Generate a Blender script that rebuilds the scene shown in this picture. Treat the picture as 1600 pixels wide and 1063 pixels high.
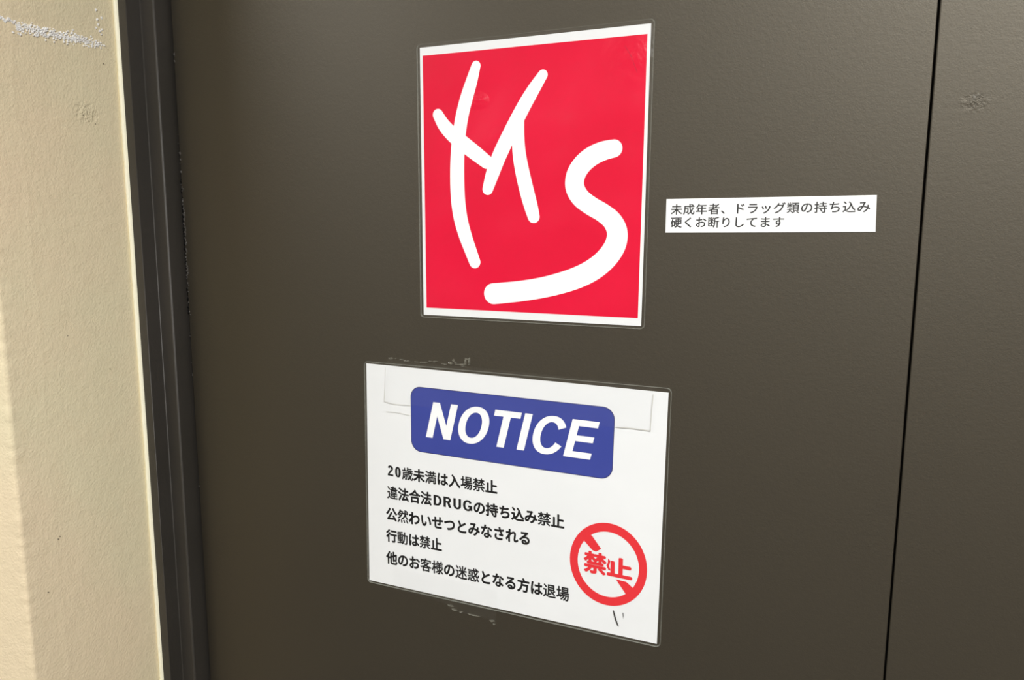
import bpy, bmesh, math, random
from mathutils import Vector, Matrix, noise

for o in list(bpy.data.objects):
    bpy.data.objects.remove(o, do_unlink=True)
SC = bpy.context.scene
COL = SC.collection
random.seed(7)

# ------------------------------------------------------------------ camera
# world: x right along the door, y into the door (door face at y = 0), z up
CAM_LOC = Vector((0.0, -0.65, 1.5))
X_ = Vector((0.91868052, 0.39498515, 0.00358357))          # image right
U_ = Vector((-0.0628821, 0.13728638, 0.9885334))           # image up
B_ = Vector((0.38996404, -0.90837172, 0.15095982))         # backwards
U_ = (U_ - X_ * U_.dot(X_)).normalized(); X_.normalize(); B_ = X_.cross(U_).normalized()
cam = bpy.data.cameras.new('camera'); camo = bpy.data.objects.new('camera', cam); COL.objects.link(camo)
M = Matrix((X_, U_, B_)).transposed().to_4x4(); M.translation = CAM_LOC
camo.matrix_world = M
cam.sensor_fit = 'HORIZONTAL'; cam.sensor_width = 36.0
cam.lens = 1231.0 / 1600 * 36.0
cam.clip_start = 0.01
SC.camera = camo

# ------------------------------------------------------------------ light and exposure
w = bpy.data.worlds.new('world'); SC.world = w; w.use_nodes = True
w.node_tree.nodes['Background'].inputs[0].default_value = (1.0, 0.97, 0.9, 1)
w.node_tree.nodes['Background'].inputs[1].default_value = 0.15
SC.view_settings.view_transform = 'Standard'; SC.view_settings.look = 'None'
SC.view_settings.gamma = 1.0; SC.view_settings.use_curve_mapping = False
SC.view_settings.exposure = 0.0

LAMP = (0.55, -1.20, 2.36)
LAMP_LEFT = (-1.80, -1.15, 2.36)
def area(name, loc, rot, sx, sy, power, colr):
    l = bpy.data.lights.new(name, 'AREA'); l.shape = 'RECTANGLE'; l.size = sx; l.size_y = sy
    l.energy = power; l.color = colr
    o = bpy.data.objects.new(name, l); COL.objects.link(o); o.location = loc; o.rotation_euler = rot
    return o
area('ceiling_light', (LAMP[0], LAMP[1], LAMP[2] - 0.012), (0, 0, 0), 1.1, 0.16, 56.0, (1.0, 0.99, 0.97))
area('ceiling_light', (LAMP_LEFT[0], LAMP_LEFT[1], LAMP_LEFT[2] - 0.012), (0, 0, 0), 1.1, 0.16, 30.0, (1.0, 0.99, 0.97))

# ------------------------------------------------------------------ node helpers
def new_mat(name):
    m = bpy.data.materials.new(name); m.use_nodes = True
    nt = m.node_tree; return m, nt, nt.nodes, nt.links, nt.nodes['Principled BSDF']

def noise_node(nt, scale, detail=3, rough=0.5, mapping=None):
    n = nt.nodes.new('ShaderNodeTexNoise'); n.inputs['Scale'].default_value = scale
    n.inputs['Detail'].default_value = detail; n.inputs['Roughness'].default_value = rough
    g = nt.nodes.new('ShaderNodeTexCoord')
    if mapping:
        mp = nt.nodes.new('ShaderNodeMapping'); mp.inputs['Scale'].default_value = mapping
        nt.links.new(g.outputs['Object'], mp.inputs['Vector']); nt.links.new(mp.outputs[0], n.inputs['Vector'])
    else:
        nt.links.new(g.outputs['Object'], n.inputs['Vector'])
    return n

def mathn(nt, op, a, b):
    n = nt.nodes.new('ShaderNodeMath'); n.operation = op
    for i, v in enumerate((a, b)):
        if isinstance(v, (int, float)): n.inputs[i].default_value = v
        else: nt.links.new(v, n.inputs[i])
    return n.outputs[0]

def bump(nt, height, dist, strength=1.0, prev=None):
    b = nt.nodes.new('ShaderNodeBump'); b.inputs['Distance'].default_value = dist
    b.inputs['Strength'].default_value = strength
    nt.links.new(height, b.inputs['Height'])
    if prev is not None: nt.links.new(prev, b.inputs['Normal'])
    return b.outputs[0]

def spot_mask(nt, centre, radii):
    """1 at centre, 0 outside an ellipsoid in the object's coordinates."""
    g = nt.nodes.new('ShaderNodeTexCoord')
    mp = nt.nodes.new('ShaderNodeMapping'); mp.vector_type = 'TEXTURE'
    mp.inputs['Location'].default_value = centre; mp.inputs['Scale'].default_value = radii
    nt.links.new(g.outputs['Object'], mp.inputs['Vector'])
    gr = nt.nodes.new('ShaderNodeTexGradient'); gr.gradient_type = 'SPHERICAL'
    nt.links.new(mp.outputs[0], gr.inputs['Vector'])
    return gr.outputs['Fac']

def plain(name, colr, rough=0.5, spec=0.5, coat=0.0):
    m, nt, N, L, p = new_mat(name)
    p.inputs['Base Color'].default_value = (*colr, 1); p.inputs['Roughness'].default_value = rough
    p.inputs['Specular IOR Level'].default_value = spec
    if coat:
        p.inputs['Coat Weight'].default_value = coat; p.inputs['Coat Roughness'].default_value = 0.1
    return m

def mottled(name, c1, c2, scale, rough, bump_specs, spots=()):
    m, nt, N, L, p = new_mat(name)
    n = noise_node(nt, scale, 4)
    r = nt.nodes.new('ShaderNodeMix'); r.data_type = 'RGBA'
    r.inputs[6].default_value = (*c1, 1); r.inputs[7].default_value = (*c2, 1)
    rm = nt.nodes.new('ShaderNodeMapRange'); rm.inputs[1].default_value = 0.35; rm.inputs[2].default_value = 0.65
    L.new(n.outputs['Fac'], rm.inputs[0]); L.new(rm.outputs[0], r.inputs[0])
    L.new(r.outputs[2], p.inputs['Base Color'])
    p.inputs['Roughness'].default_value = rough
    prev = None
    for (sc, det, dist, mp) in bump_specs:
        b = noise_node(nt, sc, det, 0.55, mp)
        prev = bump(nt, b.outputs['Fac'], dist, 1.0, prev)
    for (c, rad, sc, dist) in spots:
        b = noise_node(nt, sc, 3, 0.6)
        h = mathn(nt, 'MULTIPLY', mathn(nt, 'SUBTRACT', b.outputs['Fac'], 0.5), spot_mask(nt, c, rad))
        prev = bump(nt, h, dist, 1.0, prev)
    if prev is not None: L.new(prev, p.inputs['Normal'])
    return m, p

# ------------------------------------------------------------------ materials
DOOR_C1, DOOR_C2 = (0.0118, 0.0095, 0.0064), (0.0136, 0.0112, 0.0076)
def door_material(name, spots):
    m, p = mottled(name, DOOR_C1, DOOR_C2, 3.0, 0.54,
                   [(260, 2, 0.00010, None), (900, 2, 0.00008, None)], spots)
    p.inputs['Specular IOR Level'].default_value = 0.83; p.inputs['IOR'].default_value = 1.62
    p.inputs['Specular Tint'].default_value = (1.0, 0.92, 0.77, 1)
    return m
m_door = door_material('brown_door_paint', [])
m_door2 = door_material('brown_leaf_paint', [((0.0715, -0.001, 1.582), (0.011, 0.02, 0.008), 260, 0.0016)])
m_frame, pf = mottled('brown_frame_paint', (0.024, 0.021, 0.017), (0.031, 0.027, 0.023), 6, 0.58, [(120, 2, 0.0004, None)])
pf.inputs['Specular IOR Level'].default_value = 0.7
m_rubber = plain('black_rubber', (0.004, 0.004, 0.004), 0.8, 0.1)
m_chip = plain('chipped_paint', (0.050, 0.046, 0.042), 0.6)
m_caulk, pc = mottled('cream_sealant', (0.97, 0.94, 0.76), (0.95, 0.92, 0.72), 20, 0.45, [(300, 2, 0.0005, None)])

def plaster(name, c1, c2, c3):
    m, nt, N, L, p = new_mat(name)
    a = noise_node(nt, 5, 3); b = noise_node(nt, 60, 4)
    r1 = N.new('ShaderNodeMix'); r1.data_type = 'RGBA'
    r1.inputs[6].default_value = (*c1, 1); r1.inputs[7].default_value = (*c2, 1)
    ma = N.new('ShaderNodeMapRange'); ma.inputs[1].default_value = 0.4; ma.inputs[2].default_value = 0.6
    L.new(a.outputs['Fac'], ma.inputs[0]); L.new(ma.outputs[0], r1.inputs[0])
    r2 = N.new('ShaderNodeMix'); r2.data_type = 'RGBA'
    L.new(r1.outputs[2], r2.inputs[6]); r2.inputs[7].default_value = (*c3, 1)
    mb = N.new('ShaderNodeMapRange'); mb.inputs[1].default_value = 0.55; mb.inputs[2].default_value = 0.8; mb.inputs[4].default_value = 0.5
    L.new(b.outputs['Fac'], mb.inputs[0]); L.new(mb.outputs[0], r2.inputs[0])
    L.new(r2.outputs[2], p.inputs['Base Color'])
    p.inputs['Roughness'].default_value = 0.62; p.inputs['Specular IOR Level'].default_value = 0.35
    n1 = noise_node(nt, 140, 5, 0.6, (1, 1, 0.7)); n2 = noise_node(nt, 420, 3, 0.6); n3 = noise_node(nt, 45, 2, 0.5, (1, 1, 0.35))
    v = bump(nt, n1.outputs['Fac'], 0.0004); v = bump(nt, n2.outputs['Fac'], 0.0006, 1, v); v = bump(nt, n3.outputs['Fac'], 0.0004, 1, v)
    d = noise_node(nt, 190, 3, 0.7)
    h = mathn(nt, 'MULTIPLY', mathn(nt, 'SUBTRACT', d.outputs['Fac'], 0.5), spot_mask(nt, (-0.7015, -0.080, 1.603), (0.02, 0.018, 0.014)))
    v = bump(nt, h, 0.005, 1, v)
    L.new(v, p.inputs['Normal'])
    return m
m_wall = plaster('cream_plaster', (0.79, 0.67, 0.475), (0.76, 0.685, 0.48), (0.74, 0.64, 0.44))
m_scrape, _ = mottled('scraped_white', (0.90, 0.91, 0.92), (0.74, 0.73, 0.72), 200, 0.5, [(500, 2, 0.0006, None)])
m_fleck = plain('dark_fleck', (0.16, 0.14, 0.10), 0.8)  # dark colour for small raised flecks on the reveal
m_floor, _ = mottled('grey_vinyl_floor', (0.14, 0.13, 0.115), (0.17, 0.16, 0.14), 4, 0.5, [(80, 2, 0.0005, None)])
m_ceil, _ = mottled('white_ceiling_paint', (0.72, 0.70, 0.64), (0.75, 0.73, 0.67), 4, 0.9, [(90, 3, 0.001, None)])
m_far, _ = mottled('plain_corridor_paint', (0.30, 0.27, 0.22), (0.33, 0.30, 0.25), 3, 0.7, [(90, 3, 0.001, None)])
m_metal = plain('white_enamel', (0.8, 0.8, 0.78), 0.4)
m_tube, nt, N, L, p = new_mat('lit_diffuser')
p.inputs['Base Color'].default_value = (0.9, 0.9, 0.88, 1)
p.inputs['Emission Color'].default_value = (1, 0.97, 0.9, 1); p.inputs['Emission Strength'].default_value = 6.0

m_paper, pp_ = mottled('white_paper', (0.76, 0.785, 0.81), (0.74, 0.765, 0.79), 12, 0.55, [(30, 2, 0.0006, None)])
m_label, _ = mottled('white_label_paper', (0.86, 0.88, 0.90), (0.84, 0.86, 0.88), 12, 0.5, [(40, 2, 0.0003, None)])
m_red, pr_ = mottled('red_print', (0.71, 0.002, 0.038), (0.66, 0.002, 0.032), 8, 0.5, [(30, 2, 0.0006, None)])
m_white = plain('unprinted_white', (0.85, 0.88, 0.91), 0.55)
m_blue, pb_ = mottled('blue_print', (0.038, 0.056, 0.290), (0.042, 0.060, 0.305), 18, 0.5, [(30, 2, 0.0005, None)])
for p_ in (pp_, pr_, pb_): p_.inputs['Specular IOR Level'].default_value = 0.12
m_navy = plain('dark_blue_outline', (0.025, 0.03, 0.14), 0.5)
m_black = plain('black_print', (0.006, 0.006, 0.007), 0.55, 0.2)
m_grey_ink = plain('soft_black_print', (0.022, 0.022, 0.024), 0.55)
m_signred = plain('sign_red_print', (0.70, 0.030, 0.040), 0.5, 0.15)
m_crease = plain('film_crease', (0.66, 0.67, 0.65), 0.3)
m_tear = plain('dark_tear', (0.02, 0.018, 0.016), 0.9)

def film(name, milk, milk_col, rough, bumps, spots=(), ior=1.32):
    """thin clear plastic: lets light straight through, reflects by Fresnel, a little milky"""
    m, nt, N, L, p = new_mat(name)
    out = N['Material Output']; N.remove(p)
    tr = N.new('ShaderNodeBsdfTransparent'); df = N.new('ShaderNodeBsdfDiffuse'); gl = N.new('ShaderNodeBsdfGlossy')
    df.inputs['Color'].default_value = (*milk_col, 1); gl.inputs['Roughness'].default_value = rough
    fr = N.new('ShaderNodeFresnel'); fr.inputs['IOR'].default_value = ior
    m1 = N.new('ShaderNodeMixShader'); m2 = N.new('ShaderNodeMixShader')
    m1.inputs[0].default_value = milk
    L.new(tr.outputs[0], m1.inputs[1]); L.new(df.outputs[0], m1.inputs[2])
    prev = None
    for sc, dist, mp in bumps:
        n = noise_node(nt, sc, 2, 0.5, mp); prev = bump(nt, n.outputs['Fac'], dist, 1.0, prev)
    for (c, rad, sc, dist) in spots:
        n = noise_node(nt, sc, 3, 0.6)
        h = mathn(nt, 'MULTIPLY', n.outputs['Fac'], spot_mask(nt, c, rad)); prev = bump(nt, h, dist, 1.0, prev)
    if prev is not None:
        L.new(prev, gl.inputs['Normal']); L.new(prev, df.inputs['Normal'])
    ge = N.new('ShaderNodeNewGeometry'); front = mathn(nt, 'SUBTRACT', 1.0, ge.outputs['Backfacing'])
    L.new(mathn(nt, 'MULTIPLY', fr.outputs[0], front), m2.inputs[0]); L.new(m1.outputs[0], m2.inputs[1]); L.new(gl.outputs[0], m2.inputs[2])
    L.new(m2.outputs[0], out.inputs['Surface'])
    return m
m_film = film('laminate_film_clear', 0.003, (0.8, 0.85, 0.82), 0.27, [(9, 0.006, None), (40, 0.0008, None)])
m_film2 = film('laminate_film_dented', 0.002, (0.8, 0.85, 0.82), 0.40, [(7, 0.02, None), (40, 0.0008, None)],
               [((-0.047, -0.001, 0.196), (0.011, 0.02, 0.008), 120, 0.006), ((0.095, -0.001, 0.225), (0.03, 0.02, 0.03), 60, 0.004)])
m_rim = film('laminate_seal', 0.14, (0.8, 0.84, 0.76), 0.2, [(200, 0.0005, None)])  # extra milk puts the ridge's highlight line into the film colour
m_tape = film('tape_film', 0.004, (0.85, 0.86, 0.80), 0.22, [(60, 0.0004, (1, 1, 0.5))], (), 1.25)
m_residue = film('dirty_tape_film', 0.13, (0.62, 0.62, 0.52), 0.3, [(160, 0.004, None)])

# ------------------------------------------------------------------ object helpers
def mesh_obj(name, verts, faces, mat, parent=None, origin=(0, 0, 0), smooth=False):
    ox, oy, oz = origin
    me = bpy.data.meshes.new(name)
    me.from_pydata([(v[0] - ox, v[1] - oy, v[2] - oz) for v in verts], [], faces); me.update()
    if smooth: me.polygons.foreach_set('use_smooth', [True] * len(me.polygons))
    me.materials.append(mat)
    o = bpy.data.objects.new(name, me); COL.objects.link(o)
    if parent is not None: o.parent = parent
    else: o.location = origin
    return o

def bm_obj(name, bm, mat, parent=None, origin=(0, 0, 0), smooth=False):
    bm.normal_update()
    vs = [tuple(v.co) for v in bm.verts]; bm.verts.index_update()
    fs = [[v.index for v in f.verts] for f in bm.faces]; bm.free()
    return mesh_obj(name, vs, fs, mat, parent, origin, smooth)

def thing(name, label, cat, origin, group=None):
    o = bpy.data.objects.new(name, None); o.empty_display_size = 0.05; COL.objects.link(o)
    o.location = origin; o['label'] = label; o['category'] = cat
    if group: o['group'] = group
    return o

def slab(bm, pts, y0, y1):
    """extrude a polygon of (x, z) points between two depths; y1 < y0 is nearer the viewer"""
    a = [bm.verts.new((x, y0, z)) for x, z in pts]; b = [bm.verts.new((x, y1, z)) for x, z in pts]
    bm.faces.new(b); bm.faces.new(a[::-1])
    n = len(pts)
    for i in range(n):
        j = (i + 1) % n; bm.faces.new((a[i], a[j], b[j], b[i]))

def box(bm, lo, hi):
    slab(bm, [(lo[0], lo[2]), (hi[0], lo[2]), (hi[0], hi[2]), (lo[0], hi[2])], hi[1], lo[1])

def bevelled(bm, w, seg=2):
    bmesh.ops.recalc_face_normals(bm, faces=bm.faces)
    bmesh.ops.bevel(bm, geom=list(bm.edges), offset=w, segments=seg, affect='EDGES', profile=0.5)

def round_poly(q, r, seg=8):
    """round the corners of a quad given as (x, z) TL, TR, BR, BL"""
    out = []
    for i in range(4):
        p = Vector(q[i]); a = (Vector(q[i - 1]) - p).normalized(); b = (Vector(q[(i + 1) % 4]) - p).normalized()
        for k in range(seg + 1):
            t = k / seg * math.pi / 2
            out.append(tuple(p + a * r * (1 - math.sin(t)) + b * r * (1 - math.cos(t))))
    return out

def inset_poly(pts, d):
    c = Vector((sum(p[0] for p in pts) / len(pts), sum(p[1] for p in pts) / len(pts)))
    xs = [p[0] for p in pts]; zs = [p[1] for p in pts]
    sx = (max(xs) - min(xs) - 2 * d) / (max(xs) - min(xs)); sz = (max(zs) - min(zs) - 2 * d) / (max(zs) - min(zs))
    return [(c.x + (p[0] - c.x) * sx, c.y + (p[1] - c.y) * sz) for p in pts]

def ring_band(bm, outer, inner, y0, y1):
    n = len(outer)
    oa = [bm.verts.new((x, y0, z)) for x, z in outer]; ia = [bm.verts.new((x, y0, z)) for x, z in inner]
    mid = [bm.verts.new(((a[0] + b[0]) / 2, y1, (a[1] + b[1]) / 2)) for a, b in zip(outer, inner)]
    for i in range(n):
        j = (i + 1) % n
        bm.faces.new((oa[i], oa[j], mid[j], mid[i])); bm.faces.new((mid[i], mid[j], ia[j], ia[i]))

def flat_ring(bm, outer, inner, y):
    n = len(outer)
    oa = [bm.verts.new((x, y, z)) for x, z in outer]; ia = [bm.verts.new((x, y, z)) for x, z in inner]
    for i in range(n):
        j = (i + 1) % n; bm.faces.new((oa[i], oa[j], ia[j], ia[i]))

def text_geo(txt, offset, shear=0.0, spacing=1.0):
    cu = bpy.data.curves.new('lettering', 'FONT'); cu.body = txt; cu.size = 1.0
    cu.offset = offset; cu.shear = shear; cu.space_character = spacing; cu.resolution_u = 4
    cu.fill_mode = 'BOTH'
    o = bpy.data.objects.new('lettering', cu); COL.objects.link(o)
    dg = bpy.context.evaluated_depsgraph_get(); dg.update()
    me = bpy.data.meshes.new_from_object(o.evaluated_get(dg))
    vs = [tuple(v.co) for v in me.vertices]; fs = [tuple(p.vertices) for p in me.polygons]
    bpy.data.objects.remove(o, do_unlink=True); bpy.data.curves.remove(cu); bpy.data.meshes.remove(me)
    return vs, fs

def fit(vs, q, y, ref=None):
    """map the ink's bounding box onto the quad q = TL, TR, BR, BL in (x, z)"""
    r = ref or vs
    x0 = min(v[0] for v in r); x1 = max(v[0] for v in r); z0 = min(v[1] for v in r); z1 = max(v[1] for v in r)
    TL, TR, BR, BL = [Vector(p) for p in q]; out = []
    for v in vs:
        s = (v[0] - x0) / (x1 - x0); t = (v[1] - z0) / (z1 - z0)
        p = (BL * (1 - s) + BR * s) * (1 - t) + (TL * (1 - s) + TR * s) * t
        out.append((p.x, y - v[2], p.y))
    return out

def lettering(name, runs, y, mat, parent, origin):
    """runs: (text, quad, offset, shear)"""
    V, F = [], []
    for r in runs:
        txt, q, off, sh = r[:4]
        vs, fs = drawn(txt, sh) if txt in DRAWN else text_geo(txt, 0.0, sh, r[4] if len(r) > 4 else 1.0)
        ref = vs
        if off:                                    # embolden: the union of copies shifted round a circle
            adv = max(v[0] for v in vs) / len(txt)      # dense characters are cut lighter, as in the print
            thin = [0.6 if txt[min(len(txt) - 1, max(0, int(v[0] / adv)))] in '歳満場禁違然動客様迷惑退類' and len(txt) > 1 else 1.0 for v in vs]
            base, bf = vs, fs; vs = list(base); fs = list(bf)
            for rr, kk in ((off, 12),) + (((off * 0.5, 6),) if off > 0.03 else ()):
                for i in range(kk):
                    a = i / kk * 6.28318; b = len(vs)
                    vs += [(v[0] + rr * t * math.cos(a), v[1] + rr * t * math.sin(a), b / len(base) * 2.5e-6) for v, t in zip(base, thin)]
                    fs += [tuple(j + b for j in f) for f in bf]
        vs = fit(vs, q, y); b = len(V); V += vs; F += [tuple(i + b for i in f) for f in fs]
    return mesh_obj(name, V, F, mat, parent, origin)

# plain grotesque capitals and figures drawn by hand: cap height 1, (width, shapes)
def rect_(x0, z0, x1, z1): return [(x0, z0), (x1, z0), (x1, z1), (x0, z1)]
def arc_band(cx, cz, rx, rz, ix, iz, a0, a1, k=28, e=1.0):
    out = []
    def pt(rx, rz, a):
        c, s = math.cos(a), math.sin(a)
        return (cx + rx * math.copysign(abs(c) ** e, c), cz + rz * math.copysign(abs(s) ** e, s))
    for i in range(k):
        a = math.radians(a0 + (a1 - a0) * i / k); b = math.radians(a0 + (a1 - a0) * (i + 1) / k)
        out.append([pt(rx, rz, a), pt(rx, rz, b), pt(ix, iz, b), pt(ix, iz, a)])
    return out
def glyph(c, w):
    h = w * 0.80
    if c == 'N': return 0.735, [rect_(0, 0, w, 1), rect_(0.735 - w, 0, 0.735, 1), [(0, 1), (w * 0.98, 1), (0.735, 0), (0.735 - w * 0.98, 0)]]
    if c == 'T': return 0.735, [rect_(0, 1 - h, 0.735, 1), rect_(0.3675 - w / 2, 0, 0.3675 + w / 2, 1)]
    if c == 'I': return w, [rect_(0, 0, w, 1)]
    if c == 'E': return 0.70, [rect_(0, 0, w, 1), rect_(0, 0, 0.70, h), rect_(0, 0.435, 0.66, 0.435 + h * 0.95), rect_(0, 1 - h, 0.69, 1)]
    if c == 'O': return 0.86, arc_band(0.43, 0.5, 0.43, 0.52, 0.43 - w, 0.52 - h * 1.02, 0, 360, 44, 0.94)
    if c == 'C': return 0.82, arc_band(0.43, 0.5, 0.43, 0.52, 0.43 - w, 0.52 - h * 1.02, 28, 332, 40, 0.94)
    if c == 'G': return 0.84, arc_band(0.43, 0.5, 0.43, 0.52, 0.43 - w, 0.52 - h * 1.02, 32, 330, 38, 0.94) + [rect_(0.84 - w, 0.06, 0.84, 0.52), rect_(0.46, 0.52 - h, 0.84, 0.52)]
    if c == 'D': return 0.76, [rect_(0, 0, w, 1), rect_(0, 0, 0.34, h), rect_(0, 1 - h, 0.34, 1)] + arc_band(0.32, 0.5, 0.44, 0.5, 0.44 - w, 0.5 - h, -90, 90, 24, 0.94)
    if c == 'R': return 0.74, [rect_(0, 0, w, 1), rect_(0, 1 - h, 0.42, 1), rect_(0, 0.43, 0.42, 0.43 + h)] + arc_band(0.42, 0.715, 0.28, 0.285, 0.28 - w, 0.285 - h, -90, 90, 18) + [[(0.34, 0.46), (0.56, 0.50), (0.74, 0), (0.74 - w * 1.12, 0)]]
    if c == 'U': return 0.72, [rect_(0, 0.34, w, 1), rect_(0.72 - w, 0.34, 0.72, 1)] + arc_band(0.36, 0.34, 0.36, 0.36, 0.36 - w, 0.36 - h, 180, 360, 24)
    if c == '0': return 0.56, arc_band(0.28, 0.5, 0.28, 0.51, 0.28 - w, 0.51 - h, 0, 360, 36, 0.9)
    if c == '2': return 0.56, arc_band(0.28, 0.72, 0.27, 0.29, 0.27 - w, 0.29 - h, -22, 170, 26) + [[(0.53, 0.62), (0.53 - w, 0.64), (0.0, 0.14), (0.0, h * 0.3), (w * 0.9, h)], rect_(0, 0, 0.56, h)]
DRAWN = {'NOTICE': (0.205, (0.0, 0.875, 1.807, 2.634, 2.975, 3.893)), 'DRUG': (0.225, (0.0, 0.94, 1.86, 2.76)), '20': (0.215, (0.0, 0.74))}
def drawn(word, shear):
    w, xs = DRAWN[word]; V, F = [], []
    for c, x in zip(word, xs):
        for poly in glyph(c, w)[1]:
            b = len(V); V += [(x + px + shear * pz, pz, len(F) * 0.4e-6) for px, pz in poly]; F.append(tuple(range(b, b + len(poly))))
    return V, F

def tidy(q):
    """make a measured run a clean parallelogram"""
    (ax, az), (bx, bz), (cx, cz), (dx, dz) = q
    l = (ax + dx) / 2; r = (bx + cx) / 2; h = ((az - dz) + (bz - cz)) / 2
    zl = (az + dz) / 2; zr = (bz + cz) / 2
    return [(l, zl + h / 2), (r, zr + h / 2), (r, zr - h / 2), (l, zl - h / 2)]

# ------------------------------------------------------------------ the setting
def struct(o): o['kind'] = 'structure'; return o
CEIL = 2.45
REV = -0.7015            # plaster reveal beside the frame
FACE_Y = -0.185          # outer face of the wall
RX0, RX1 = 0.34, 0.374   # far side of the small leaf, far reveal
HEAD = 2.06

# left wall: outer face, rounded worn corner, reveal - one dense plaster skin
prof = [(-2.3, 0.06), (-2.3, FACE_Y)]
x = -2.0
while x < REV - 0.16: prof.append((x, FACE_Y)); x += 0.15
x = REV - 0.155
while x < REV - 0.006: prof.append((x, FACE_Y)); x += 0.003
RC = 0.0035
for k in range(7):
    t = k / 6 * math.pi / 2
    prof.append((REV - RC + RC * math.sin(t), FACE_Y + RC - RC * math.cos(t)))
y = FACE_Y + RC + 0.0015
while y < -0.040: prof.append((REV, y)); y += 0.0022
prof += [(REV, -0.038), (REV, 0.0), (REV, 0.06)]
zs = [0.0, 0.3, 0.6, 0.9, 1.0]
z = 1.03
while z < 1.80: zs.append(z); z += 0.0022
zs += [1.85, 2.0, 2.2, CEIL]
V = []; n = len(prof)
for z in zs:
    for i, (x, y) in enumerate(prof):
        if 1 < i < n - 2 and 1.0 < z < 1.82 and x > REV - 0.17:
            p = Vector((x * 1.0, y, z))
            fade = min(1.0, max(0.0, (-0.040 - y) / 0.012))
            hgt = noise.noise(p * 55) * 0.00016 + noise.noise(p * 160) * 0.00014 + noise.noise(Vector((x * 14, y * 14, z * 3.2))) * 0.0006
            # a long trowel ridge running up the reveal
            ry = -0.150 + 0.004 * noise.noise(Vector((0, 0, z * 9)))
            if x > REV - 0.001: hgt += 0.00028 * math.exp(-((y - ry) / 0.0022) ** 2) * (0.6 + noise.noise(Vector((0, 3, z * 70))))
            # chips along the corner
            cd = math.hypot(x - REV, y - FACE_Y)
            if cd < 0.012:
                c_ = noise.noise(Vector((3.1, 8.7, z * 130))) * 0.0011 + noise.noise(Vector((1.1, 2.7, z * 38))) * 0.0012
                hgt += c_ * (1 - cd / 0.012)
            hgt *= fade
            nx = 1.0 if x > REV - 0.001 else 0.0; ny = -1.0 if y < FACE_Y + 0.001 else 0.0
            if nx and not ny: x2, y2 = x + hgt, y
            elif ny and not nx: x2, y2 = x, y - hgt
            else: x2, y2 = x + hgt * 0.7, y - hgt * 0.7
            V.append((x2, y2, z))
        else: V.append((x, y, z))
F = []
for j in range(len(zs) - 1):
    for i in range(n - 1):
        a = j * n + i; F.append((a, a + 1, a + n + 1, a + n))
    F.append((j * n + n - 1, j * n, (j + 1) * n, (j + 1) * n + n - 1))
F.append(tuple(range(n - 1, -1, -1))); F.append(tuple(range((len(zs) - 1) * n, len(zs) * n)))
wall_left = struct(mesh_obj('wall_left', V, F, m_wall, smooth=False))
wall_left.data.polygons.foreach_set('use_smooth', [True] * (len(F) - 2) + [False, False])

# white scraped streak, loose specks and small dark flecks on the reveal
def flake(V, F, y, z, r, h, sq=1.0):
    k = random.randint(5, 8); a0 = random.random() * 6.28; b = len(V)
    V.append((REV + h, y, z))
    for i in range(k):
        a = a0 + i / k * 6.283; rr = r * random.uniform(0.6, 1.15)
        V.append((REV + h * 0.55, y + rr * 0.6 * math.cos(a), z + rr * 0.6 * sq * math.sin(a)))
    for i in range(k):
        a = a0 + i / k * 6.283; rr = r * random.uniform(0.8, 1.25)
        V.append((REV - 0.0012, y + rr * math.cos(a), z + rr * sq * math.sin(a)))
    for i in range(k):
        j = (i + 1) % k
        F.append((b, b + 1 + i, b + 1 + j)); F.append((b + 1 + i, b + 1 + k + i, b + 1 + k + j, b + 1 + j))
V, F = [], []
for _ in range(900):
    t = random.random(); y = -0.195 + t * 0.138
    if y < -0.180: continue
    if y < -0.146: half = 0.0013; z0 = 1.6735 + 0.0010 * math.sin(y * 900)
    elif y < -0.085: half = 0.0052; z0 = 1.6692 - (y + 0.146) * -0.03
    else: half = 0.0052 - (y + 0.085) * 0.03; z0 = 1.6712 - (y + 0.085) * 0.03
    dz = random.gauss(0, 0.45) * half
    if y > -0.075 and random.random() < 0.35: continue
    flake(V, F, y, z0 + dz, random.uniform(0.0007, 0.0017), random.uniform(0.0005, 0.0012))
scr = mesh_obj('scrape_mark', V, F, m_scrape, wall_left); scr['kind'] = 'stuff'
V, F = [], []
for (y, z) in [(-0.0605, 1.7035), (-0.060, 1.6945), (-0.0592, 1.6900), (-0.055, 1.6972), (-0.0555, 1.686), (-0.058, 1.684),
               (-0.062, 1.686), (-0.054, 1.671), (-0.142, 1.6635), (-0.149, 1.664), (-0.0565, 1.681)]:
    flake(V, F, y, z, random.uniform(0.0014, 0.0024), 0.0013)
sp = mesh_obj('paint_speck', V, F, m_scrape, wall_left); sp['kind'] = 'stuff'
V, F = [], []
for (y, z, r) in [(-0.0565, 1.653, 0.0011), (-0.050, 1.668, 0.0007), (-0.120, 1.386, 0.0009), (-0.148, 1.187, 0.0011), (-0.146, 1.189, 0.0009),
                  (-0.075, 1.345, 0.0007), (-0.163, 1.138, 0.0010), (-0.078, 1.595, 0.0010), (-0.071, 1.593, 0.0008), (-0.084, 1.600, 0.0008)]:
    flake(V, F, y, z, r, 0.0009, 0.8)
pt = mesh_obj('plaster_fleck', V, F, m_fleck, wall_left); pt['kind'] = 'stuff'

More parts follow.
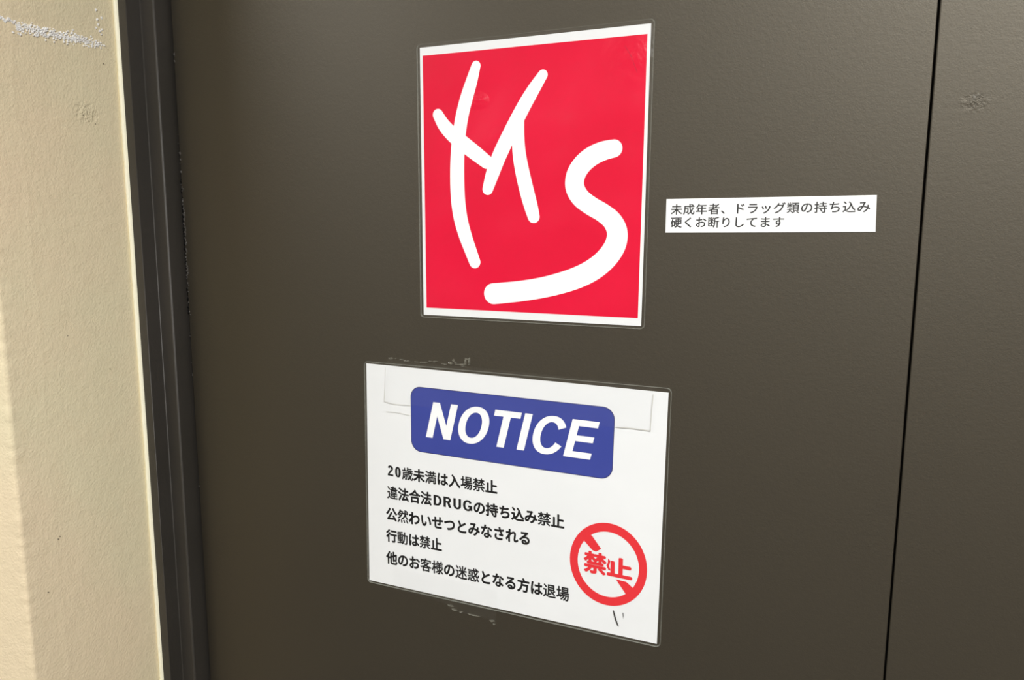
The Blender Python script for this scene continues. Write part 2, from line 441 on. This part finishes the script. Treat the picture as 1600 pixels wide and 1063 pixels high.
# right wall, head of the opening, corridor shell
bm = bmesh.new(); box(bm, (RX1, FACE_Y, 0), (2.3, 0.06, CEIL)); bevelled(bm, 0.003)
struct(bm_obj('wall_right', bm, m_wall))
bm = bmesh.new(); box(bm, (REV + 0.0005, FACE_Y + 0.0005, HEAD + 0.04), (RX1 - 0.0005, 0.06, CEIL - 0.0005))
struct(bm_obj('wall_front', bm, m_wall))
bm = bmesh.new(); box(bm, (-2.4, -2.3, 0), (2.4, -2.2, CEIL)); struct(bm_obj('wall_back', bm, m_far))
bm = bmesh.new(); box(bm, (-2.4, -2.4, -0.1), (2.4, 0.12, 0)); struct(bm_obj('floor', bm, m_floor))
bm = bmesh.new(); box(bm, (-2.4, -2.4, CEIL), (2.4, 0.12, CEIL + 0.1)); struct(bm_obj('ceiling', bm, m_ceil))

# ---- steel door frame: profile swept up the jamb (x, y), small rounded arrises
def jamb_profile(m=1.0, cx=0.0):
    J0, J1, J2 = -0.6680, -0.6860, -0.6975
    Y1, Y2 = -0.0385, -0.0205
    r = 0.0011
    def arc(px, py, a0, a1, rr):
        return [(px + rr * math.cos(math.radians(a0 + (a1 - a0) * k / 4)), py + rr * math.sin(math.radians(a0 + (a1 - a0) * k / 4))) for k in range(5)]
    pts = [(J2, 0.05), (J2, Y1 + r)]
    pts += arc(J2 + r, Y1 + r, 180, 270, r)                 # front outer arris
    pts += arc(J1 - 0.0008, Y1 + 0.0008, 270, 360, 0.0008)   # arris towards the rebate
    pts += arc(J1 + 0.0012, Y2 - 0.0012, 180, 90, 0.0012)    # inner corner fillet
    pts += arc(J0 - 0.0024, Y2 + 0.0024, 270, 360, 0.0024)   # inner arris
    pts += [(J0, 0.05)]
    return pts
def sweep_jamb(name, pts, z0, z1, mat, parent):
    V = [(x, y, z) for z in (z0, z1) for (x, y) in pts]; n = len(pts)
    F = [(i, (i + 1) % n, n + (i + 1) % n, n + i) for i in range(n)]
    F += [tuple(range(n - 1, -1, -1)), tuple(range(n, 2 * n))]
    o = mesh_obj(name, V, F, mat, parent)
    return o
P0 = jamb_profile()
trim = sweep_jamb('trim_1', P0, 0.0, HEAD + 0.0295, m_frame, None); struct(trim)
mid = (REV + RX1) / 2
P1 = [(2 * mid - x, y) for x, y in P0][::-1]
right_jamb = sweep_jamb('trim_2', P1, 0.0, HEAD + 0.0295, m_frame, None); struct(right_jamb)
bm = bmesh.new(); box(bm, (-0.6665, -0.0385, HEAD + 0.0005), (2 * mid + 0.6665, 0.05, HEAD + 0.0295)); bevelled(bm, 0.0015)
struct(bm_obj('trim_3', bm, m_frame))
for o_ in (trim, right_jamb):
    o_.data.polygons.foreach_set('use_smooth', [True] * len(o_.data.polygons))
    mod = o_.modifiers.new('wn', 'WEIGHTED_NORMAL'); mod.keep_sharp = True

# sealant bead between frame and plaster, uneven
V, F = [], []; rows = 380
for j in range(rows + 1):
    z = 1.0 + j / rows * 0.8 if 0 < j < rows else (0.001 if j == 0 else HEAD + 0.0295)
    w1 = noise.noise(Vector((0, 4.2, z * 60))) * 0.00035 + noise.noise(Vector((0, 9.2, z * 14))) * 0.0005
    V += [(REV - 0.0004, -0.030, z), (REV - 0.0002, -0.0400 + w1, z), (REV + 0.0012, -0.0410 + w1, z), (-0.6980 + w1 * 0.6, -0.0398, z), (-0.6972, -0.030, z)]
for j in range(rows):
    for i in range(4):
        a = j * 5 + i; F.append((a, a + 1, a + 6, a + 5))
bead = mesh_obj('sealant_bead', V, F, m_caulk, trim, smooth=True)

# rubber strip in the gap between frame and leaf, with torn, lumpy edge
V, F = [], []; rows = 420
for j in range(rows + 1):
    z = 0.95 + j / rows * 0.9 if 0 < j < rows else (0.01 if j == 0 else HEAD)
    act = math.exp(-((z - 1.48) / 0.13) ** 2)
    w1 = max(0, noise.noise(Vector((0, 4.2, z * 240)))) * 0.0022 * act + noise.noise(Vector((0, 1.2, z * 30))) * 0.0002
    V += [(-0.6681, 0.010, z), (-0.6677, 0.0050 - w1 * 2.2, z), (-0.6664 + w1 * 0.4, 0.0052 - w1 * 2.2, z), (-0.6657, 0.010, z)]
for j in range(rows):
    for i in range(3):
        a = j * 4 + i; F.append((a, a + 1, a + 5, a + 4))
mesh_obj('rubber_seal', V, F, m_rubber, trim, smooth=True)

# ---- the two leaves
SEAM = 0.0440
def leaf(name, x0, x1, mat, edge=0.0009):
    bm = bmesh.new(); box(bm, (x0, 0.0, 0.006), (x1, 0.04, HEAD - 0.003))
    bmesh.ops.recalc_face_normals(bm, faces=bm.faces)
    bmesh.ops.bevel(bm, geom=list(bm.edges), offset=edge, segments=3, affect='EDGES', profile=0.5)
    return struct(bm_obj(name, bm, mat))
door = leaf('door_1', -0.6656, SEAM, m_door)
door2 = leaf('door_2', SEAM + 0.0015, 2 * mid + 0.6665, m_door2)

# tiny ragged paint chips along the hinge edge of the big leaf
V, F = [], []
def chip(V, F, x, z, r, h):
    k = random.randint(5, 7); a0 = random.random() * 6.28; b = len(V); V.append((x, -h, z))
    for i in range(k):
        a = a0 + i / k * 6.283; rr = r * random.uniform(0.5, 1.3)
        V.append((x + rr * math.cos(a) * 0.8, 0.0001, z + rr * math.sin(a) * 1.5))
    for i in range(k): F.append((b, b + 1 + i, b + 1 + (i + 1) % k))
for z in (1.6698, 1.663, 1.5685, 1.562, 1.549, 1.5147, 1.5105, 1.4995):
    chip(V, F, -0.6646, z, random.uniform(0.0009, 0.0016), 0.0012)
for _ in range(80):
    z = random.gauss(1.475, 0.035)
    chip(V, F, -0.6652 + random.random() * 0.0022, z, random.uniform(0.0006, 0.0013), random.uniform(0.0005, 0.0012))
for _ in range(16):
    chip(V, F, -0.6658, random.uniform(1.32, 1.60), random.uniform(0.0004, 0.0008), 0.0005)
chip(V, F, -0.6656, 1.1995, 0.0009, 0.0006)
ch = mesh_obj('paint_chip', V, F, m_chip, door); ch['kind'] = 'stuff'
V, F = [], []
for _ in range(60):
    z = random.gauss(1.475, 0.035)
    chip(V, F, -0.6662 + random.random() * 0.0014, z, random.uniform(0.0006, 0.0013), random.uniform(0.0008, 0.0016))
rc = mesh_obj('rubber_crumb', V, F, m_rubber, door); rc['kind'] = 'stuff'

# scuffed dents in the narrow leaf
V, F = [], []
for (x, z, r) in [(0.0704, 1.5862, 0.0012), (0.0716, 1.5850, 0.0015), (0.0733, 1.5868, 0.0014), (0.0722, 1.5842, 0.0008), (0.0690, 1.5835, 0.0007),
                  (0.0726, 1.5800, 0.0011), (0.0712, 1.5792, 0.0009), (0.0745, 1.5850, 0.0008)]:
    chip(V, F, x, z, r, 0.0006)
sc_ = mesh_obj('scuff_mark', V, F, plain('rubbed_paint', (0.13, 0.12, 0.10), 0.6), door2); sc_['kind'] = 'stuff'

# ------------------------------------------------------------------ logo poster
# laminated sheet, red panel with two brushed letters
PQ = [(-0.37055, 1.6532), (-0.1590, 1.6554), (-0.1602, 1.4115), (-0.3702, 1.4106)]
FQ = [(-0.3739, 1.6564), (-0.1560, 1.6590), (-0.1572, 1.4086), (-0.3735, 1.4077)]
RQ = [(-0.3677, 1.6461), (-0.1618, 1.6476), (-0.1632, 1.4180), (-0.3670, 1.4175)]
og = (-0.265, 0.0, 1.4077)
poster = thing('logo_poster', 'laminated red poster with two white brush-painted letters M and S, upper sheet on the door', 'poster', og)
Y_PAP, Y_P1, Y_P2, Y_P3, Y_FILM = -0.00035, -0.00042, -0.00052, -0.00062, -0.00095
bm = bmesh.new(); slab(bm, PQ, -0.0001, Y_PAP); bm_obj('paper_sheet', bm, m_paper, poster, og)
bm = bmesh.new(); slab(bm, RQ, Y_PAP, Y_P1)
red = bm_obj('red_panel', bm, m_red, poster, og)

def catmull(pts, sub=7):
    out = []
    for i in range(len(pts) - 1):
        p0 = pts[max(i - 1, 0)]; p1 = pts[i]; p2 = pts[i + 1]; p3 = pts[min(i + 2, len(pts) - 1)]
        for k in range(sub):
            t = k / sub
            out.append(tuple(0.5 * ((2 * b) + (-a + c) * t + (2 * a - 5 * b + 4 * c - d) * t * t + (-a + 3 * b - 3 * c + d) * t ** 3)
                             for a, b, c, d in zip(p0, p1, p2, p3)))
    out.append(tuple(pts[-1])); return out
def smooth_pts(p, n=1):
    for _ in range(n):
        p = [p[0]] + [tuple((a + 2 * b + c) / 4 for a, b, c in zip(p[i - 1], p[i], p[i + 1])) for i in range(1, len(p) - 1)] + [p[-1]]
    return p
def stroke(V, F, pts, y):
    c = catmull(smooth_pts(pts)); L_, R_ = [], []
    for i, (x, z, r) in enumerate(c):
        a = c[max(i - 1, 0)]; b = c[min(i + 1, len(c) - 1)]
        d = Vector((b[0] - a[0], b[1] - a[1])).normalized(); nrm = Vector((-d.y, d.x))
        L_.append((x + nrm.x * r, z + nrm.y * r)); R_.append((x - nrm.x * r, z - nrm.y * r))
    b0 = len(V)
    for l, r in zip(L_, R_): V.append((l[0], y, l[1])); V.append((r[0], y, r[1]))
    for i in range(len(c) - 1): F.append((b0 + 2 * i, b0 + 2 * i + 1, b0 + 2 * i + 3, b0 + 2 * i + 2))
    for e, nb in ((0, 1), (len(c) - 1, len(c) - 2)):
        x, z, r = c[e]; d = math.atan2(z - c[nb][1], x - c[nb][0]); b = len(V)
        V.append((x, y, z))
        for k in range(17):
            a = d - math.pi / 2 + math.pi * k / 16; V.append((x + r * math.cos(a), y, z + r * math.sin(a)))
        for k in range(16): F.append((b, b + 1 + k, b + 2 + k))
K = 1.0
m1 = [(-0.31427, 1.63354, 0.00446), (-0.31834, 1.62059, 0.006), (-0.32408, 1.6069, 0.00635), (-0.32825, 1.59296, 0.0064), (-0.33082, 1.57881, 0.00645), (-0.33255, 1.56738, 0.00679), (-0.3335, 1.55295, 0.00698), (-0.33361, 1.53841, 0.00717), (-0.33345, 1.5270, 0.00718), (-0.33265, 1.51361, 0.00722), (-0.33055, 1.49937, 0.00693), (-0.32562, 1.48457, 0.00661), (-0.31985, 1.47127, 0.00599), (-0.31606, 1.46165, 0.00567)]
m2 = [(-0.35268, 1.59383, 0.00514), (-0.34741, 1.58379, 0.00621), (-0.3383, 1.5755, 0.0068), (-0.32678, 1.56719, 0.00691), (-0.31535, 1.55894, 0.00686), (-0.30404, 1.55078, 0.0060)]
m3 = [(-0.25129, 1.62177, 0.00453), (-0.25901, 1.61146, 0.00601), (-0.26803, 1.59835, 0.00637), (-0.27566, 1.58494, 0.00673), (-0.28496, 1.5686, 0.00682), (-0.29283, 1.55475, 0.00689), (-0.29900, 1.53900, 0.00680), (-0.30294, 1.52701, 0.00519)]
m4 = [(-0.27334, 1.58484, 0.00526), (-0.27404, 1.571, 0.00587), (-0.27319, 1.55702, 0.00618), (-0.27, 1.54292, 0.00670), (-0.2649, 1.52233, 0.0068), (-0.26046, 1.50956, 0.00651), (-0.25855, 1.50275, 0.00563)]
s1 = [(-0.18747, 1.55882, 0.00738), (-0.19664, 1.55777, 0.00799), (-0.20657, 1.55377, 0.00835), (-0.21514, 1.54722, 0.00843), (-0.22150, 1.53850, 0.00849), (-0.22290, 1.52746, 0.00855), (-0.21683, 1.51845, 0.00825), (-0.20719, 1.51152, 0.00791), (-0.19552, 1.50669, 0.00784), (-0.18627, 1.49987, 0.00835), (-0.18141, 1.49034, 0.00904), (-0.18284, 1.47936, 0.00922), (-0.19014, 1.46817, 0.00931), (-0.20175, 1.45812, 0.00944), (-0.21492, 1.45108, 0.00942), (-0.23289, 1.44487, 0.00929), (-0.25131, 1.44007, 0.00901), (-0.27335, 1.436, 0.00919), (-0.29728, 1.43342, 0.00953)]
V, F = [], []
for k, s in enumerate((m1, m2, m3, m4)): stroke(V, F, s, Y_P2 - k * 0.000012)
lm = mesh_obj('letter_m', V, F, m_white, red, (0, 0, 0))
V, F = [], []; stroke(V, F, s1, Y_P2)
ls = mesh_obj('letter_s', V, F, m_white, red, (0, 0, 0))
for o_ in (lm, ls):
    for v in o_.data.vertices: v.co -= Vector(og)

def laminate(parent, q, origin, r, mat=None):
    out = round_poly(q, r)
    bm = bmesh.new(); f = bm.faces.new([bm.verts.new((x, Y_FILM, z)) for x, z in out]); f.normal_update()
    if f.normal.y > 0: f.normal_flip()
    bm_obj('laminate_film', bm, mat or m_film, parent, origin)
    bm = bmesh.new(); ring_band(bm, out, inset_poly(out, 0.0009), 0.0, Y_FILM - 0.00045)
    bm_obj('laminate_edge', bm, m_rim, parent, origin)
laminate(poster, FQ, og, 0.0035, m_film2)

def crease_line(V, F, pts, wd, y):
    for i in range(len(pts) - 1):
        a = Vector(pts[i]); b = Vector(pts[i + 1]); d = (b - a).normalized(); n_ = Vector((-d.y, d.x)) * wd / 2; k = len(V)
        V += [(a.x + n_.x, y, a.y + n_.y), (a.x - n_.x, y, a.y - n_.y), (b.x - n_.x, y, b.y - n_.y), (b.x + n_.x, y, b.y + n_.y)]
        F.append((k, k + 1, k + 2, k + 3))

V, F = [], []; crease_line(V, F, [(-0.1800, 1.6400), (-0.1745, 1.6310), (-0.1693, 1.6185)], 0.00035, Y_P1 - 0.00004)
mesh_obj('crease', V, F, plain('dark_red_crease', (0.42, 0.004, 0.03), 0.4), poster, og)  # darker red line drawn along the crease

# ------------------------------------------------------------------ notice sheet
NP = [(-0.4361, 1.3586), (-0.1350, 1.3562), (-0.1378, 1.1276), (-0.4388, 1.1299)]
NF = [(-0.4386, 1.3608), (-0.1322, 1.3602), (-0.1345, 1.1246), (-0.4409, 1.1276)]
on = (-0.287, 0.0, 1.125)
notice = thing('notice_sheet', 'laminated white notice with blue NOTICE banner and black Japanese rules, lower sheet on door', 'notice', on)
bm = bmesh.new(); slab(bm, NP, -0.0001, Y_PAP); bm_obj('paper_sheet', bm, m_paper, notice, on)
BQ = [(-0.3859, 1.3402), (-0.1810, 1.3385), (-0.1822, 1.2730), (-0.3860, 1.2752)]
bm = bmesh.new(); slab(bm, round_poly(BQ, 0.0110, 10), Y_PAP, Y_P1)
banner = bm_obj('blue_banner', bm, m_blue, notice, on); banner['label'] = 'blue rounded banner reading NOTICE in slanted white capitals'
ro = round_poly(BQ, 0.0110, 10)
bm = bmesh.new(); flat_ring(bm, inset_poly(ro, -0.00008), inset_poly(ro, 0.0006), Y_P2 + 0.00004)
bm_obj('banner_outline', bm, m_navy, banner, on)
for dx_, mat_, nm_, y_, off_ in ((0.0, m_white, 'banner_lettering', Y_P3, 0.030),):
    lettering(nm_, [('NOTICE', [(-0.3689, 1.32730), (-0.1946, 1.32500), (-0.1952, 1.28830), (-0.3695, 1.29030)], 0.0, 0.221)], y_, mat_, banner, on)

OB = 0.036
lines = [
    [('20', [(-0.41378, 1.25706), (-0.39859, 1.25638), (-0.39881, 1.24545), (-0.41404, 1.24604)]),
     ('歳未満は入場禁止', [(-0.39725, 1.25765), (-0.29334, 1.25689), (-0.29333, 1.24363), (-0.39752, 1.24384)])],
    [('違法合法', [(-0.41500, 1.23560), (-0.36408, 1.23551), (-0.36427, 1.22158), (-0.41530, 1.22156)]),
     ('DRUG', [(-0.36182, 1.23369), (-0.31984, 1.23337), (-0.31989, 1.22231), (-0.36196, 1.22268)]),
     ('の持ち込み禁止', [(-0.3182, 1.2345), (-0.22629, 1.2336), (-0.22611, 1.2200), (-0.31826, 1.2209)])],
    [('公然わいせつとみなされる', [(-0.41664, 1.21276), (-0.26014, 1.21223), (-0.26003, 1.19817), (-0.41698, 1.19867)])],
    [('行動は禁止', [(-0.4172, 1.18964), (-0.35309, 1.18952), (-0.35324, 1.17568), (-0.41753, 1.17576)])],
    [('他のお客様の迷惑となる方は退場', [(-0.41776, 1.16627), (-0.22049, 1.16475), (-0.22027, 1.15017), (-0.41808, 1.15202)])],
]
for ln in lines:
    lettering('text_line', [(t, tidy(q), OB if t not in ('20', 'DRUG') else 0.0, 0.0) for t, q in ln], Y_P1, m_black, notice, on)

# round red prohibition sign: ring, broken slash, two characters
C0 = (-0.18440, 1.19385); RO = (0.0359, 0.0390); RI = (0.0285, 0.0308)
def ell(c, r, k=72, rot=0.0): return [(c[0] + r[0] * math.cos(6.28318 * i / k), c[1] + r[1] * math.sin(6.28318 * i / k)) for i in range(k)]
bm = bmesh.new(); flat_ring(bm, ell(C0, RO), ell((C0[0] + 0.0001, C0[1]), RI), Y_P2)
sign = bm_obj('prohibition_sign', bm, m_signred, notice, on); sign['label'] = 'round red prohibition sign with a broken slash and two red characters'
for q in ([(-0.2030, 1.2212), (-0.2090, 1.2145), (-0.1990, 1.2049), (-0.1955, 1.2040), (-0.1908, 1.2075), (-0.1992, 1.2180)],
          [(-0.17657, 1.18129), (-0.16695, 1.18062), (-0.16071, 1.17606), (-0.1600, 1.1728), (-0.16463, 1.16700), (-0.1672, 1.1690)]):
    bm = bmesh.new(); bm.faces.new([bm.verts.new((x, Y_P2 - 0.00003, z)) for x, z in q])
    bm_obj('slash', bm, m_signred, sign, on)
k1 = tidy([(-0.20713, 1.2041), (-0.18557, 1.20349), (-0.18541, 1.18229), (-0.20696, 1.18307)])
SLASH_BIT = [(-0.18416, 1.19951), (-0.18197, 1.19772), (-0.18311, 1.19275), (-0.18176, 1.18879), (-0.18374, 1.18897), (-0.18562, 1.19275), (-0.18442, 1.19526)]
k2 = tidy([(-0.18517, 1.20257), (-0.16189, 1.20185), (-0.16144, 1.18299), (-0.18502, 1.18345)])
lettering('sign_lettering', [('禁', k1, 0.034, 0.0), ('止', k2, 0.046, 0.0)], Y_P3, m_signred, sign, on)
bm = bmesh.new()
bm.faces.new([bm.verts.new((x, Y_P2 - 0.00003, z)) for x, z in SLASH_BIT])
bm_obj('slash', bm, m_signred, sign, on)

# tear and small nick near the lower right corner
V, F = [], []
bm = bmesh.new()
for q in ([(-0.17845, 1.1512), (-0.17760, 1.1515), (-0.17560, 1.1448), (-0.17330, 1.1385), (-0.17270, 1.1368), (-0.17400, 1.1375), (-0.17600, 1.1418), (-0.17760, 1.1468)],
          [(-0.16960, 1.1509), (-0.16900, 1.1510), (-0.16840, 1.1480), (-0.16856, 1.1452), (-0.16900, 1.1478)]):
    bm.faces.new([bm.verts.new((x, Y_FILM - 0.00005, z)) for x, z in q])
bm_obj('tear', bm, m_tear, notice, on)['label'] = 'dark curved tear near the lower right corner'
laminate(notice, NF, on, 0.004)

# ------------------------------------------------------------------ small printed label
LQ = [(-0.1421, 1.5171), (0.0139, 1.5190), (0.0148, 1.4920), (-0.1420, 1.4900)]
ol = (-0.064, 0.0, 1.490)
lab = thing('text_label', 'narrow white label with two lines of small Japanese text, right of the red poster', 'label', ol)
bm = bmesh.new(); slab(bm, LQ, 0.0, -0.0006); bm_obj('label_strip', bm, m_label, lab, ol)
TQ1 = [(-0.13831, 1.51296), (0.00976, 1.51500), (0.01033, 1.50625), (-0.138, 1.50435)]
TQ2 = [(-0.13826, 1.5027), (-0.05025, 1.50336), (-0.0498, 1.49483), (-0.13795, 1.49388)]
lettering('text_line', [('未成年者、ドラッグ類の持ち込み', tidy(TQ1), 0.016, 0.0, 1.08)], -0.00065, m_grey_ink, lab, ol)
lettering('text_line', [('硬くお断りしてます', tidy(TQ2), 0.016, 0.0, 1.08)], -0.00065, m_grey_ink, lab, ol)

# ------------------------------------------------------------------ clear tape
def jag(p, q, n, amp, seed):
    rnd = random.Random(seed); out = []
    for i in range(n):
        t = i / n; out.append((p[0] + (q[0] - p[0]) * t + rnd.uniform(-amp, amp) * 0.5, p[1] + (q[1] - p[1]) * t + rnd.uniform(-amp, amp)))
    return out
TY = Y_FILM - 0.0006
ot = (-0.28, 0.0, 1.3215)
tape = thing('clear_tape_strip', 'wide clear tape strip across the top edge of the white notice', 'tape', ot)
top = [(-0.41047, 1.3650)] + jag((-0.409, 1.3655), (-0.376, 1.3650), 8, 0.0007, 3) + [(-0.3745, 1.3625)] + \
      jag((-0.372, 1.3628), (-0.341, 1.3635), 8, 0.0006, 5) + jag((-0.320, 1.3640), (-0.20, 1.3622), 12, 0.0002, 6) + [(-0.1655, 1.3620), (-0.1545, 1.3605), (-0.1480, 1.3595), (-0.1475, 1.3500), (-0.1490, 1.3218)]
outline = top + jag((-0.150, 1.3216), (-0.415, 1.3212), 30, 0.00025, 7)[1:] + [(-0.4156, 1.3212), (-0.4135, 1.3400)]
bm = bmesh.new(); slab(bm, outline, TY + 0.00025, TY); bmesh.ops.recalc_face_normals(bm, faces=bm.faces); bm_obj('tape_film', bm, m_tape, tape, ot)
# torn lumps of tape along the upper edge
def lump(bm, cx, cz, rx, rz, h, seed):
    rnd = random.Random(seed); k = 11; b = []
    c = bm.verts.new((cx, TY - h, cz))
    mid_ = []
    for i in range(k):
        a = i / k * 6.283; r = rnd.uniform(0.55, 1.15)
        b.append(bm.verts.new((cx + rx * r * math.cos(a), -0.0002, cz + rz * r * math.sin(a))))
        mid_.append(bm.verts.new((cx + rx * 0.5 * r * math.cos(a + 0.2), TY - h * rnd.uniform(0.2, 1.0), cz + rz * 0.5 * r * math.sin(a + 0.2))))
    for i in range(k):
        j = (i + 1) % k; bm.faces.new((c, mid_[i], mid_[j])); bm.faces.new((mid_[i], b[i], b[j], mid_[j]))
bm = bmesh.new(); rl = random.Random(5)
bits = [(-0.3415, 1.3658, 0.0030, 0.0016, 0.0006), (-0.3385, 1.3688, 0.0022, 0.0020, 0.0005), (-0.3363, 1.3662, 0.0016, 0.0022, 0.0006),
        (-0.3262, 1.3680, 0.0013, 0.0040, 0.0006), (-0.3222, 1.3690, 0.0012, 0.0036, 0.0007), (-0.3240, 1.3712, 0.0022, 0.0010, 0.0005), (-0.3290, 1.3656, 0.0045, 0.0010, 0.0004)]
bits += [(-0.4085 + 0.085 * k / 15 + rl.uniform(-0.002, 0.002), 1.3648 + rl.uniform(-0.0008, 0.0016), rl.uniform(0.0012, 0.0040), rl.uniform(0.0004, 0.0010), 0.0003) for k in range(16)]
for s_, (cx, cz, rx, rz, h) in enumerate(bits):
    lump(bm, cx, cz, rx, rz, h, 30 + s_)
bm_obj('torn_edge', bm, m_residue, tape, ot)['label'] = 'crumpled torn edge of the tape'
m_edge = plain('grey_tape_edge', (0.55, 0.55, 0.52), 0.4)  # flat grey for thin lines drawn along the tape edges
for pts_, wd_ in (([(-0.4133, 1.3565), (-0.4143, 1.3380), (-0.4156, 1.3222), (-0.405, 1.3206), (-0.386, 1.3212)], 0.00045),
                  ([(-0.1798, 1.3220), (-0.165, 1.3224), (-0.1492, 1.3219), (-0.1486, 1.3390), (-0.1476, 1.3540)], 0.00055),
                  ([(-0.4135, 1.3120), (-0.402, 1.3126), (-0.387, 1.3112)], 0.00035)):
    V, F = [], []; crease_line(V, F, pts_, wd_, TY - 0.0001); mesh_obj('tape_edge', V, F, m_edge, tape, ot)

ob = (-0.352, 0.0, 1.1110)
tape2 = thing('tape_remnant', 'torn remnant of clear tape hanging below the lower left edge of the white notice', 'tape', ob)
low = [(-0.40868, 1.1500), (-0.35, 1.1496), (-0.2930, 1.1470), (-0.2938, 1.1260)] + \
      [(-0.2945, 1.1170), (-0.2960, 1.1135), (-0.2985, 1.1142), (-0.3020, 1.1168)] + jag((-0.303, 1.1165), (-0.335, 1.1170), 9, 0.0005, 11) + \
      [(-0.3360, 1.1172), (-0.3440, 1.1184), (-0.3485, 1.1225)] + jag((-0.350, 1.1230), (-0.391, 1.1262), 9, 0.0004, 12) + [(-0.4095, 1.1262)]
bm = bmesh.new(); slab(bm, low, TY + 0.00025, TY); bmesh.ops.recalc_face_normals(bm, faces=bm.faces); bm_obj('tape_film', bm, m_tape, tape2, ob)
bm = bmesh.new()
for s_, (cx, cz, rx, rz, h) in enumerate([(-0.3400, 1.1178, 0.0045, 0.0010, 0.0004), (-0.3325, 1.1170, 0.0022, 0.0009, 0.0005), (-0.2990, 1.1148, 0.0028, 0.0016, 0.0004),
                                          (-0.3440, 1.1215, 0.004, 0.0012, 0.0003), (-0.3180, 1.1166, 0.008, 0.0006, 0.0003), (-0.2965, 1.1120, 0.0018, 0.0008, 0.0003)]):
    lump(bm, cx, cz, rx, rz, h, 60 + s_)
bm_obj('torn_edge', bm, m_residue, tape2, ob)['label'] = 'crumpled torn edge of the tape'

# ------------------------------------------------------------------ ceiling lamp that lights the door
for LP, lb in ((LAMP, 'white batten lamp on the ceiling, above and to the right of the red poster'),
               (LAMP_LEFT, 'white batten lamp on the ceiling, to the left over the plaster wall')):
    olp = (LP[0], LP[1], CEIL)
    lp = thing('ceiling_lamp', lb, 'lamp', olp, 'batten lamps along the corridor ceiling')
    bm = bmesh.new(); box(bm, (LP[0] - 0.60, LP[1] - 0.10, LP[2] + 0.02), (LP[0] + 0.60, LP[1] + 0.10, CEIL)); bevelled(bm, 0.006)
    bm_obj('housing', bm, m_metal, lp, olp)
    bm = bmesh.new(); box(bm, (LP[0] - 0.57, LP[1] - 0.08, LP[2] - 0.008), (LP[0] + 0.57, LP[1] + 0.08, LP[2] + 0.02)); bevelled(bm, 0.004)
    bm_obj('diffuser', bm, m_tube, lp, olp)
